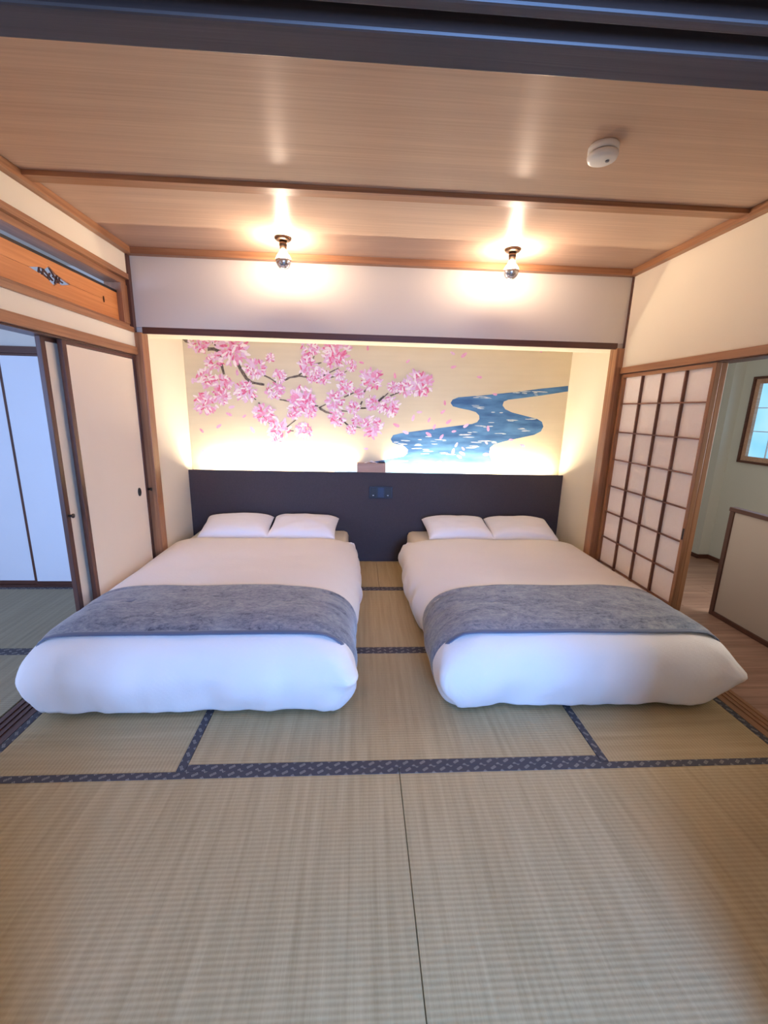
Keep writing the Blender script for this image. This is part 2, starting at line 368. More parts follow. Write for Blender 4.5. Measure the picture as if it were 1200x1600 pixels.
def bar(bm, a, b, w, x0, x1):
    a = Vector(a); b = Vector(b); d = (b-a).normalized(); n = Vector((-d.y, d.x))*w/2
    return prism(bm, [tuple(a+n), tuple(b+n), tuple(b-n), tuple(a-n)], 0, x0, x1)
for s in [((0.94, 2.12), (0.955, 2.16)), ((0.965, 2.12), (0.985, 2.158)), ((0.945, 2.142), (1.02, 2.115)), ((0.975, 2.158), (1.045, 2.118)), ((1.0, 2.112), (1.03, 2.15)), ((1.03, 2.175), (1.085, 2.118)), ((1.06, 2.108), (1.085, 2.155)), ((1.09, 2.112), (1.105, 2.152)), ((1.05, 2.14), (1.125, 2.128))]:
    mk('lattice_bar', bar(bmesh.new(), s[0], s[1], 0.006, XL-0.050, XL-0.042), M['dark_y'], tr)
mk('hook', prism(bmesh.new(), [(1.500+0.004*math.cos(a), 2.133+0.018*math.sin(a)) for a in [i*math.pi/8 for i in range(-4, 5)]]+[(1.4965, 2.133)], 0, XL-0.040, XL-0.034), M['metal_dark'], tr)

# sliding paper doors on the left
def fusuma(name, label, xc, y0, y1, pull_y, knob_y):
    t = empty(name, (xc, (y0+y1)/2, 0.0)); tag(t, label, 'door', kind='structure')
    a, b = xc-0.010, xc+0.010
    B('paper_panel', M['paper'], a+0.002, b-0.002, y0+0.03, y1-0.03, 0.03, 1.80, t, 0)
    for (u, v) in ((y0, y0+0.036), (y1-0.036, y1)): B('stile', M['dark_z'], a-0.003, b+0.003, u, v, 0.004, 1.822, t)
    for (u, v) in ((0.004, 0.04), (1.802, 1.822)): B('rail', M['dark_y'], a-0.002, b+0.002, y0+0.036, y1-0.036, u, v, t)
    if pull_y:
        bm = lathe(bmesh.new(), [(0, 0.002), (0.016, 0.002), (0.02, 0.005), (0.026, 0.005), (0.027, 0.0)], 0, 0, 28)
        for v in bm.verts: v.co = Vector((b-0.002+v.co.z, pull_y+v.co.x*0.8, 0.872+v.co.y*1.15))
        tag(mk('finger_pull', bm, M['black'], t, smooth=True), 'round black finger pull')
    if knob_y:
        bm = lathe(bmesh.new(), [(0, -0.014), (0.008, -0.014), (0.008, 0.014), (0.013, 0.016), (0.013, 0.022), (0, 0.024)], 0, 0, 16)
        for v in bm.verts: v.co = Vector((b+0.012+v.co.z*0.8, knob_y+v.co.x, 0.872+v.co.y))
        tag(mk('stop_knob', bm, M['black'], t, smooth=True), 'small black knob')
    return t
fusuma('door_1', 'cream paper sliding door beside the left bed with a round black pull', XL-0.022, 0.99, 1.766, 1.634, 1.75)
fusuma('door_2', 'cream paper sliding door mostly tucked behind the front one', XL-0.062, 0.886, 1.70, None, 0.905)
# sill grooves
def sill(name, label, x0, x1, y0, y1, mat):
    t = struct(empty(name, ((x0+x1)/2, (y0+y1)/2, -0.05)), label, 'sill'); w = (x1-x0)
    B('sill_base', mat, x0, x1, y0, y1, -0.05, -0.004, t, 0)
    for u, v in ((0, .2), (.36, .44), (.60, .68), (.84, 1.0)): B('sill_rib', mat, x0+u*w, x0+v*w, y0, y1, -0.004, 0.001, t, 0.001)
sill('trim_5', 'dark wooden sliding door sill beside the left bed', XL-0.135, XL-0.003, YN, YP-0.03, M['dark_y'])
sill('trim_6', 'light wooden sliding screen sill beside the right bed', XR+0.003, XR+0.133, YN, YP-0.03, M['wood_y'])
struct(B('wall_left_near', M['cream'], XLo, XL-0.002, YN, -0.05, 0.0, 1.822, None, 0), 'near end of the left wall beside the opening', 'wall')

# ------------------------------------------------------------------ right wall and shoji
XRo = XR+0.12
wr = struct(B('wall_right', M['cream'], XR, XRo, YN, YP+0.0, 1.845, ZC+0.02, None, 0), 'cream right wall above the paper screen', 'wall')
B('picture_rail', M['wood_y'], XR-0.014, XRo+0.01, YN, YP-0.021, 1.802, 1.846, wr)
B('track_lintel', M['dark_y'], XR+0.004, XRo-0.01, YN, YP-0.03, 1.795, 1.802, wr)
def shoji(name, label, x0, y0, y1, pull):
    t = empty(name, (x0+0.015, (y0+y1)/2, 0.0)); tag(t, label, 'door', kind='structure'); x1 = x0+0.032
    for (u, v) in ((y0, y0+0.028), (y1-0.028, y1)): B('stile', M['wood_z'], x0, x1, u, v, 0.003, 1.795, t)
    B('rail', M['wood_y'], x0+0.001, x1-0.001, y0+0.028, y1-0.028, 1.772, 1.795, t); B('rail', M['wood_y'], x0+0.001, x1-0.001, y0+0.028, y1-0.028, 0.003, 0.118, t)
    zs = [1.772, 1.581, 1.371, 1.161, 0.952, 0.745, 0.538, 0.330, 0.118]; W_ = (y1-y0-0.056); ys = [y0+0.028+W_*k/4 for k in range(5)]
    for z in zs[1:-1]: B('crossbar', M['mid_y'], x0+0.006, x0+0.022, y0+0.028, y1-0.028, z-0.0045, z+0.0045, t, 0.001)
    for y in ys[1:-1]: B('upright_bar', M['mid_z'], x0+0.005, x0+0.024, y-0.0055, y+0.0055, 0.118, 1.772, t, 0.001)
    for za, zb in zip(zs[1:], zs):
        for ya, yb in zip(ys, ys[1:]): B('paper_pane', M['shoji'], x0+0.0235, x0+0.0250, ya, yb, za, zb, t, 0)
    if pull: tag(B('finger_pull', M['black'], x0-0.001, x0+0.003, y0+0.008, y0+0.022, 0.765, 0.835, t, 0.001), 'dark oblong finger pull')
    return t
shoji('door_3', 'wooden grid sliding screen with white paper beside the right bed', XR+0.0, 0.862, YP-0.028, True)
shoji('door_4', 'second paper grid screen stacked behind the front screen', XR+0.042, 0.872, YP-0.028, False)
struct(B('wall_right_near', M['cream'], XR+0.002, XRo, YN, -0.02, 0.0, 1.795, None, 0), 'near end of the right wall beside the opening', 'wall')

# ------------------------------------------------------------------ near opening: blackened grooved lintel, walls beside it
kl = struct(empty('trim_7', (0, YN-0.06, 1.80)), 'blackened grooved lintel overhead in the near opening', 'lintel')
B('lintel_core', M['kamoi'], XL-0.1, XR+0.1, YN-0.13, YN, 1.818, 1.87, kl, 0)
for u, v in ((0, .037), (.058, .070), (.091, .13)): B('lintel_rib', M['kamoi'], XL, XR, YN-v, YN-u, 1.80, 1.819, kl, 0.0025)
wn = struct(B('wall_near', M['cream'], XL-0.1, XR+0.1, YN-0.11, YN-0.02, 1.87, ZC+0.03, None, 0), 'plaster wall above the near lintel', 'wall')
B('side_infill', M['cream'], XL-0.1, -0.78, YN-0.10, YN-0.03, 0.0, 1.80, wn, 0)
B('side_infill', M['cream'], 0.80, XR+0.1, YN-0.10, YN-0.03, 0.0, 1.80, wn, 0)

# ------------------------------------------------------------------ side room shell
wsb = struct(B('wall_side_room', M['white_plaster'], -4.35, XL-0.13, 1.99, 2.07, -0.05, 2.5, None, 0), 'pale far wall of the side room', 'wall')
B('picture_rail', M['dark_x'], -4.3, XL-0.13, 1.955, 1.99, 1.838, 1.888, wsb)
B('threshold', M['dark_x'], -4.3, XL-0.13, 1.935, 1.99, -0.02, 0.012, wsb)
def closet_door(name, label, x0, x1, y):
    t = empty(name, ((x0+x1)/2, y, 0.012)); tag(t, label, 'door', kind='structure')
    B('paper_panel', M['paper_blue'], x0+0.012, x1-0.012, y-0.008, y+0.008, 0.03, 1.826, t, 0)
    for u, v in ((x0, x0+0.014), (x1-0.014, x1)): B('stile', M['dark_z'], u, v, y-0.011, y+0.011, 0.013, 1.836, t, 0.001)
    for u, v in ((0.013, 0.045), (1.82, 1.836)): B('rail', M['dark_x'], x0+0.014, x1-0.014, y-0.010, y+0.010, u, v, t, 0.001)
closet_door('door_5', 'pale paper closet door in the side room nearest the bedroom', -2.853, -1.92, 1.963)
closet_door('door_6', 'pale paper closet door at the left edge of the picture', -3.80, -2.855, 1.978)
struct(B('wall_side_room_left', M['white_plaster'], -4.42, -4.35, -2.2, 2.07, -0.05, 2.5, None, 0), 'left wall of the side room', 'wall')
def wall_with_window(wname, wlabel, mat, x0, x1, y0, y1, zc, wx0, wx1, wz0, wz1, n):
    w = struct(empty(wname, ((x0+x1)/2, (y0+y1)/2, 0)), wlabel, 'wall')
    for a in ((x0, wx0, -0.05, zc), (wx1, x1, -0.05, zc), (wx0, wx1, -0.05, wz0), (wx0, wx1, wz1, zc)): B('wall_block', mat, a[0], a[1], y0, y1, a[2], a[3], w, 0)
    t = struct(empty('window_%d' % n, ((wx0+wx1)/2, (y0+y1)/2, wz0)), 'daylit window in the '+wlabel, 'window')
    for a in ((wx0, wx0+.04, wz0, wz1), (wx1-.04, wx1, wz0, wz1), (wx0+.04, wx1-.04, wz0, wz0+.04), (wx0+.04, wx1-.04, wz1-.04, wz1), ((wx0+wx1)/2-.02, (wx0+wx1)/2+.02, wz0+.04, wz1-.04)):
        B('window_frame', M['dark_z'], a[0], a[1], y0+.01, y1-.01, a[2], a[3], t)
wall_with_window('wall_rear', 'rear wall behind the viewer', M['cream'], -1.8, 1.85, -3.26, -3.18, 2.5, -0.07, 0.97, 0.78, 2.12, 2)
wall_with_window('wall_side_room_near', 'near wall of the side room', M['white_plaster'], -4.4, XL-0.14, -2.26, -2.18, 2.5, -3.92, -2.18, 0.53, 2.07, 3)
struct(B('wall_corridor_near', M['corridor_plaster'], XR+0.13, 3.75, -2.26, -2.18, -0.05, 2.5, None, 0), 'near wall of the corridor', 'wall')
struct(B('wall_rear_left', M['cream'], -1.86, -1.74, -3.2, YN-0.13, -0.05, 2.55, None, 0), 'left wall of the window room behind the viewer', 'wall')
struct(B('wall_rear_right', M['cream'], 1.80, 1.88, -3.2, YN-0.13, -0.05, 2.55, None, 0), 'right wall of the window room behind the viewer', 'wall')

# ------------------------------------------------------------------ corridor shell
struct(B('wall_corridor_far', M['corridor_plaster'], 3.52, 3.70, 2.73, 4.1, -0.05, 2.45, None, 0), 'corridor wall standing proud past the small window', 'wall')
struct(B('wall_corridor_end', M['corridor_plaster'], XR+0.05, 3.7, 4.08, 4.15, -0.05, 2.45, None, 0), 'end wall of the corridor', 'wall')
struct(B('wall_corridor_back', M['corridor_plaster'], XR+0.05, XRo+0.08, YP+0.08, 4.1, -0.05, 2.45, None, 0), 'corridor wall behind the alcove', 'wall')
struct(B('baseboard_far', M['dark_y'], 3.508, 3.52, 2.722, 4.08, 0.0, 0.045, None), 'dark baseboard of the proud corridor wall', 'baseboard')
struct(B('baseboard_jog', M['dark_x'], 3.52, 3.635, 2.718, 2.73, 0.0, 0.045, None), 'dark baseboard across the corridor wall jog', 'baseboard')
struct(B('baseboard_right', M['dark_y'], 3.623, 3.635, -2.1, 2.718, 0.0, 0.045, None), 'dark baseboard below the small corridor window', 'baseboard')
wc = struct(empty('wall_corridor_right', (3.67, 0.3, -0.05)), 'corridor right wall holding the small window', 'wall')
WY0, WY1, WZ0, WZ1 = 1.50, 2.60, 1.07, 1.89
for a in ((-2.2, 0.08, -0.05, 2.45), (1.22, WY0, -0.05, 2.45), (0.08, 1.22, -0.05, 0.88), (0.08, 1.22, 2.02, 2.45), (WY1, 2.73, -0.05, 2.45), (WY0, WY1, -0.05, WZ0), (WY0, WY1, WZ1, 2.45)): B('wall_block', M['corridor_plaster'], 3.635, 3.72, a[0], a[1], a[2], a[3], wc, 0)
wi = struct(empty('window_1', (3.65, 2.05, WZ0)), 'small wooden corridor window with frosted blue panes', 'window')
for a in ((WY0, WY0+.02, WZ0, WZ1), (WY1-.02, WY1, WZ0, WZ1), (WY0+.02, WY1-.02, WZ0, WZ0+.02), (WY0+.02, WY1-.02, WZ1-.02, WZ1)): B('outer_frame', M['dark_y'], 3.612, 3.69, a[0], a[1], a[2], a[3], wi)
for a in ((WY0+.02, WY0+.07, WZ0+.02, WZ1-.02), (WY1-.065, WY1-.02, WZ0+.02, WZ1-.02), (WY0+.07, WY1-.065, WZ0+.02, WZ0+.065), (WY0+.07, WY1-.065, WZ1-.065, WZ1-.02)): B('inner_frame', M['box_wood'], 3.632, 3.685, a[0], a[1], a[2], a[3], wi)
gy = [WY0+.07, 1.85, 2.12, 2.345, WY1-.065]; gz = [WZ0+.065, 1.378, 1.60, WZ1-.065]
for y in gy[1:-1]: B('glazing_bar', M['paper_blue'], 3.652, 3.664, y-.005, y+.005, gz[0], gz[-1], wi, 0.001)
for z in gz[1:-1]: B('glazing_bar', M['paper_blue'], 3.652, 3.664, gy[0], gy[-1], z-.004, z+.004, wi, 0.001)
for ya, yb in zip(gy, gy[1:]):
    for za, zb in zip(gz, gz[1:]): B('window_pane', M['window_glow'], 3.664, 3.668, ya, yb, za, zb, wi, 0)
w4 = struct(empty('window_4', (3.66, 0.65, 0.88)), 'daylit window further along the corridor wall', 'window')
for a in ((0.08, 0.12, 0.88, 2.02), (1.18, 1.22, 0.88, 2.02), (0.12, 1.18, 0.88, 0.92), (0.12, 1.18, 1.98, 2.02), (0.635, 0.665, 0.92, 1.98)): B('window_frame', M['dark_y'], 3.645, 3.705, *a, w4)
# low framed partition
lp = empty('low_partition', (2.59, 0.7, 0)); tag(lp, 'low beige partition panel with dark wooden frame in the corridor', 'partition')
PY0, PY1, PZ = 0.10, 1.425, 0.855
B('panel', M['screen_panel'], 2.582, 2.606, PY0+.03, PY1-.03, 0.03, PZ-.03, lp, 0)
for a in ((PY0, PY0+.035, 0.0, PZ-.03), (PY1-.035, PY1, 0.0, PZ-.03)): B('frame_post', M['dark_z'], 2.57, 2.618, a[0], a[1], a[2], a[3], lp, 0.003)
B('top_rail', M['dark_y'], 2.565, 2.623, PY0-.004, PY1+.004, PZ-.03, PZ, lp, 0.004); B('bottom_rail', M['dark_y'], 2.57, 2.618, PY0+.035, PY1-.035, 0.0, 0.035, lp, 0.003)

# ------------------------------------------------------------------ headboard with ledge and light tape
hb = empty('headboard', (0.02, 2.64, 0)); tag(hb, 'long charcoal headboard across the alcove behind both beds', 'headboard')
B('front_panel', M['headboard'], AL+0.002, AR-0.002, YH, YH+0.016, 0.0, 0.905, hb, 0.002)
B('ledge', M['headboard'], AL+0.002, AR-0.002, YH+0.016, YA-0.002, 0.0, 0.893, hb, 0)
led = B('light_strip', M['led'], AL+0.14, AR-0.14, YH+0.022, YH+0.032, 0.893, 0.899, None, 0)
tag(led, 'glowing warm light strip lying along the headboard ledge', 'light strip')

# ------------------------------------------------------------------ mural
RIVER = [(1.833, 1.765), (1.566, 1.732), (1.285, 1.69), (1.005, 1.656), (0.763, 1.631), (0.708, 1.608), (0.691, 1.577), (0.716, 1.545), (0.788, 1.529), (0.884, 1.513), (0.945, 1.496), (0.978, 1.466), (0.984, 1.433), (0.964, 1.401), (0.912, 1.382), (0.705, 1.353), (0.461, 1.317), (0.217, 1.279), (0.143, 1.259), (0.121, 1.221), (0.141, 1.185), (0.202, 1.167), (0.259, 1.153), (0.294, 1.122), (0.29, 1.084), (0.253, 1.055), (0.13, 1.031), (-0.002, 1.004), (-0.191, 0.972), (-0.304, 0.948), (-0.417, 0.915), (-0.436, 0.873), (1.27, 0.9), (1.196, 0.957), (1.142, 1.023), (1.107, 1.09), (1.111, 1.156), (1.147, 1.189), (1.251, 1.221), (1.422, 1.262), (1.546, 1.291), (1.61, 1.326), (1.63, 1.373), (1.61, 1.419), (1.558, 1.446), (1.44, 1.471), (1.303, 1.501), (1.233, 1.53), (1.202, 1.566), (1.212, 1.602), (1.254, 1.621), (1.385, 1.639), (1.591, 1.671), (1.839, 1.714)]
BRANCHES = [([(-1.809, 2.115), (-1.756, 2.067), (-1.729, 2.056)], 0.0348), ([(-1.545, 2.108), (-1.509, 2.047), (-1.472, 1.994)], 0.0226), ([(-1.572, 1.999), (-1.517, 2.0), (-1.469, 1.978)], 0.0278), ([(-1.468, 1.994), (-1.462, 1.892), (-1.439, 1.781)], 0.0261), ([(-1.315, 1.888), (-1.282, 1.826), (-1.239, 1.754), (-1.191, 1.715), (-1.075, 1.699)], 0.0261), ([(-1.096, 1.791), (-1.023, 1.76), (-0.966, 1.723)], 0.0139), ([(-0.932, 1.724), (-0.839, 1.769), (-0.755, 1.787), (-0.679, 1.778)], 0.0174), ([(-0.754, 1.792), (-0.695, 1.834)], 0.0122), ([(-0.635, 1.9), (-0.609, 1.968)], 0.0122), ([(-0.61, 1.891), (-0.543, 1.911)], 0.0122), ([(-0.612, 1.755), (-0.502, 1.807), (-0.383, 1.867)], 0.0104), ([(-0.46, 1.779), (-0.367, 1.811), (-0.307, 1.842)], 0.0104), ([(-0.937, 1.569), (-0.828, 1.552)], 0.0122), ([(-0.641, 1.523), (-0.576, 1.517)], 0.0122), ([(-0.573, 1.5), (-0.504, 1.535)], 0.0104), ([(-0.564, 1.497), (-0.504, 1.463), (-0.444, 1.452)], 0.0174), ([(-0.392, 1.42), (-0.288, 1.345), (-0.174, 1.322)], 0.0104), ([(-0.358, 1.614), (-0.332, 1.648)], 0.0104), ([(-0.332, 1.606), (-0.238, 1.65)], 0.0122), ([(-0.144, 1.656), (-0.107, 1.706)], 0.0122), ([(-0.367, 1.48), (-0.28, 1.473)], 0.0104), ([(-0.194, 1.506), (-0.124, 1.511)], 0.0104), ([(-0.177, 1.526), (-0.16, 1.572)], 0.0087), ([(-0.013, 1.572), (0.043, 1.627)], 0.0104), ([(-1.222, 1.6), (-1.156, 1.561)], 0.0104), ([(-1.132, 1.537), (-1.126, 1.487), (-1.071, 1.371), (-1.03, 1.338)], 0.0122), ([(-0.877, 1.316), (-0.789, 1.385)], 0.0104), ([(-0.852, 1.282), (-0.814, 1.279)], 0.0104), ([(-0.297, 1.345), (-0.366, 1.403)], 0.0104), ([(-0.196, 1.505), (-0.122, 1.507)], 0.011), ([(-0.004, 1.572), (0.086, 1.654)], 0.011), ([(0.105, 1.628), (0.208, 1.67)], 0.0129), ([(-0.187, 1.524), (-0.164, 1.569)], 0.011)]
CLUSTERS = [(-1.637, 2.051, 0.104), (-1.498, 2.086, 0.056), (-1.341, 2.006, 0.148), (-1.519, 1.89, 0.087), (-1.611, 1.744, 0.096), (-1.458, 1.692, 0.096), (-1.627, 1.516, 0.113), (-1.481, 1.586, 0.087), (-1.152, 1.837, 0.104), (-1.253, 1.632, 0.104), (-0.93, 1.779, 0.066), (-0.977, 1.648, 0.087), (-1.086, 1.438, 0.104), (-0.734, 1.571, 0.131), (-0.659, 1.473, 0.078), (-0.813, 1.452, 0.07), (-0.954, 1.297, 0.113), (-0.992, 1.21, 0.07), (-0.714, 1.285, 0.087), (-0.65, 2.019, 0.09), (-0.669, 1.875, 0.096), (-0.4, 2.042, 0.131), (-0.425, 1.951, 0.104), (-0.536, 1.782, 0.084), (-0.637, 1.771, 0.049), (-0.375, 1.802, 0.057), (-0.265, 1.891, 0.057), (-1.013, 1.937, 0.045), (-0.077, 1.778, 0.113), (-0.315, 1.698, 0.078), (-0.418, 1.571, 0.096), (-0.187, 1.643, 0.052), (-0.246, 1.508, 0.07), (-0.065, 1.558, 0.073), (-0.401, 1.411, 0.087), (-0.21, 1.39, 0.057), (-0.262, 1.303, 0.052), (-0.061, 1.333, 0.113), (0.032, 1.514, 0.052), (0.385, 1.75, 0.132), (0.249, 1.703, 0.083), (0.13, 1.708, 0.059), (0.107, 1.531, 0.101)]
PETALS = [(-1.273, 1.408), (-1.727, 1.717), (-1.319, 1.801), (-0.115, 2.051), (-1.678, 1.265), (-1.658, 1.068), (-1.203, 1.283), (-1.363, 1.151), (-1.213, 1.059), (-0.952, 1.09), (-0.119, 1.123), (-1.386, 1.489), (-1.415, 1.422), (-1.515, 1.31), (-0.172, 1.922), (0.264, 1.946), (0.145, 1.813), (0.683, 2.03), (0.793, 2.017), (0.699, 1.907), (0.955, 1.822), (1.527, 2.087), (1.117, 1.668), (0.635, 1.576), (0.621, 1.492), (0.393, 1.483), (0.334, 1.428), (0.49, 1.413), (0.683, 1.399), (0.544, 1.346), (0.856, 1.366), (0.172, 1.355), (0.264, 1.289), (0.491, 1.275), (0.621, 1.254), (0.74, 1.308), (1.077, 1.343), (1.069, 1.206), (1.318, 1.236), (1.436, 1.185), (0.772, 1.178), (0.842, 1.142), (0.836, 1.094), (0.744, 1.112), (1.078, 1.089), (1.222, 1.111), (1.047, 0.983), (0.61, 1.005), (0.486, 0.964), (0.109, 1.1), (1.156, 0.966), (0.809, 1.062)]
GLINTS = [(1.371, 1.687), (1.522, 1.695), (0.989, 1.62), (0.938, 1.55), (1.152, 1.474), (1.347, 1.441), (1.433, 1.345), (1.186, 1.308), (0.899, 1.293), (0.446, 1.228), (0.599, 1.203), (0.451, 1.106), (0.265, 0.999), (0.765, 0.988), (0.982, 1.201), (0.967, 1.154), (0.23, 1.186), (1.117, 1.204), (0.862, 1.273), (1.046, 1.379), (1.483, 1.426), (0.373, 1.152), (0.663, 1.082)]

mu = empty('mural', (0.02, YA, 0.89)); tag(mu, 'wide gold mural of pink blossom branches and a winding blue river', 'mural')
B('canvas', M['canvas'], AL+0.001, AR-0.001, YA-0.001, YA+0.004, 0.86, 2.43, mu, 0)
def flat(polys, y, thick=0.0006):
    bm = bmesh.new()
    for p in polys:
        vs = [bm.verts.new((q[0], y, q[1])) for q in p]
        bm.faces.new(vs).normal_update()
    bmesh.ops.triangulate(bm, faces=bm.faces, ngon_method='EAR_CLIP')
    bmesh.ops.recalc_face_normals(bm, faces=bm.faces)
    for f in bm.faces:
        if f.normal.y > 0: f.normal_flip()
    return bm
YM = YA-0.0015
rv = tag(mk('painted_river', flat([RIVER], YM), M['river'], mu), 'winding blue painted river')
rnd = random.Random(11)
def ell(cx, cz, a, b, ang, n=9, pinch=0.2):
    out = []
    for i in range(n):
        t = 2*math.pi*i/n; u = math.cos(t); v = math.sin(t)*(1-pinch*u)
        out.append((cx+a*u*math.cos(ang)-b*v*math.sin(ang), cz+a*u*math.sin(ang)+b*v*math.cos(ang)))
    return out
for (x, z) in GLINTS:
    for k in range(rnd.randint(2, 4)):
        w = rnd.uniform(0.02, 0.065); ps = [ell(x+rnd.uniform(-.06, .06), z+rnd.uniform(-.025, .025), w, rnd.uniform(.003, .007), rnd.uniform(-.05, .05), 8, 0)]
        mk('painted_reflection', flat(ps, YM-0.0004-0.0001*k), M['cloud'], rv)
def ribbon(pts, w):
    V = [Vector(p) for p in pts]; fine = []
    for a, b in zip(V, V[1:]):
        for k in range(4): fine.append(a.lerp(b, k/4))
    fine.append(V[-1]); L_ = []; R_ = []
    for i, p in enumerate(fine):
        d = (fine[min(i+1, len(fine)-1)]-fine[max(i-1, 0)]).normalized(); n = Vector((-d.y, d.x)); ww = w*(0.62-0.25*i/len(fine))*rnd.uniform(.8, 1.2)
        L_.append(tuple(p+n*ww)); R_.append(tuple(p-n*ww))
    return L_+R_[::-1]
for pts, w in BRANCHES: mk('painted_branch', flat([ribbon(pts, w)], YM-0.0008), M['bark'], mu)
def blossom(cx, cz, r):
    layers = {}
    def add(m, p): layers.setdefault(m, []).append(p)
    for k in range(int(14+r*110)):
        a = rnd.uniform(0, 2*math.pi); d = r*rnd.uniform(.62, 1.0); s = r*rnd.uniform(.11, .18)+.004
        add(rnd.choice((2, 3, 3, 4)), ell(cx+d*math.cos(a), cz+d*math.sin(a)*.92, s*1.15, s*.5, a+rnd.uniform(-.7, .7)))
    for k in range(int(16+r*190)):
        a = rnd.uniform(0, 2*math.pi); d = r*.8*math.sqrt(rnd.random()); s = r*rnd.uniform(.13, .21)+.004
        add(rnd.choice((1, 2, 2, 3, 3)), ell(cx+d*math.cos(a), cz+d*math.sin(a), s*1.1, s*.5, a+rnd.uniform(-.6, .6)))
    for k in range(int(6+r*60)):
        a = rnd.uniform(0, 2*math.pi); d = r*.85*math.sqrt(rnd.random()); s = r*rnd.uniform(.10, .2)+.004
        add(rnd.choice((0, 0, 1)), ell(cx+d*math.cos(a), cz+d*math.sin(a), s*1.2, s*.38, rnd.uniform(0, 6.28)))
    for k in range(int(8+r*70)):
        a = rnd.uniform(0, 2*math.pi); d = r*.9*math.sqrt(rnd.random()); s = r*rnd.uniform(.10, .2)+.003
        add(rnd.choice((3, 4)), ell(cx+d*math.cos(a), cz+d*math.sin(a), s*1.2, s*.36, rnd.uniform(0, 6.28)))
    order = [2, 3, 1, 0, 4]; bm = bmesh.new(); j = 0
    for li, m in enumerate(order):
        for p in layers.get(m, []):
            j += 1
            f = bm.faces.new([bm.verts.new((q[0], YM-0.0012-0.000025*j, q[1])) for q in p]); f.material_index = m
            f.normal_update()
            if f.normal.y > 0: f.normal_flip()
    o = mk('painted_blossom', bm, PINKS[0], mu)
    for m in PINKS[1:]: o.data.materials.append(m)
for c_ in CLUSTERS: blossom(*c_)
for (x, z) in PETALS:
    s = rnd.uniform(.022, .036); m = PINKS[rnd.choice((1, 2, 2, 3))]; a = rnd.uniform(0, 3.14)
    mk('painted_petal', flat([ell(x, z, s, s*.45, a, 10)], YM-0.0011), m, mu)

# ------------------------------------------------------------------ beds
def rrect(x0, x1, y0, y1, r, n=16, m=56):
    """closed loop of 4*(n+m) points, counter-clockwise from the +x side"""
    pts = []
    r = min(r, (x1-x0)/2-.002, (y1-y0)/2-.002)
    cs = [(x1-r, y1-r, 0), (x0+r, y1-r, 1), (x0+r, y0+r, 2), (x1-r, y0+r, 3)]
    ends = []
    for cx, cy, q in cs:
        arc = [(cx+r*math.cos(math.pi/2*(q+i/(n-1))), cy+r*math.sin(math.pi/2*(q+i/(n-1))), math.pi/2*(q+i/(n-1))) for i in range(n)]
        ends.append(arc)
    for k in range(4):
        pts += ends[k]; a = ends[k][-1]; b = ends[(k+1) % 4][0]
        for i in range(1, m+1):
            t = i/(m+1); pts.append((a[0]+(b[0]-a[0])*t, a[1]+(b[1]-a[1])*t, a[2]+(b[2]-a[2])*0))
    return pts
def sm(a, b, x):
    t = max(0, min(1, (x-a)/(b-a))); return t*t*(3-2*t)
PROF = [(.085, .045, .10), (.06, .022, .10), (.035, .07, .09), (.012, .13, .075), (0, .185, .06), (0, .235, .06), (.018, .295, .08), (.05, .345, .11), (.10, .385, .14), (.17, .412, .18), (.27, .427, .22), (.42, .434, .2), (.58, .437, .1), (.70, .437, .03)]
def smooth_profile(P_, k=3):
    out = []
    for i in range(len(P_)-1):
        p0, p1, p2, p3 = P_[max(i-1, 0)], P_[i], P_[i+1], P_[min(i+2, len(P_)-1)]
        for q in range(k):
            t = q/k
            out.append(tuple(.5*(2*b+(c-a)*t+(2*a-5*b+4*c-d)*t*t+(3*b-a-3*c+d)*t**3) for a, b, c, d in zip(p0, p1, p2, p3)))
    return out+[P_[-1]]
FINE = smooth_profile(PROF)
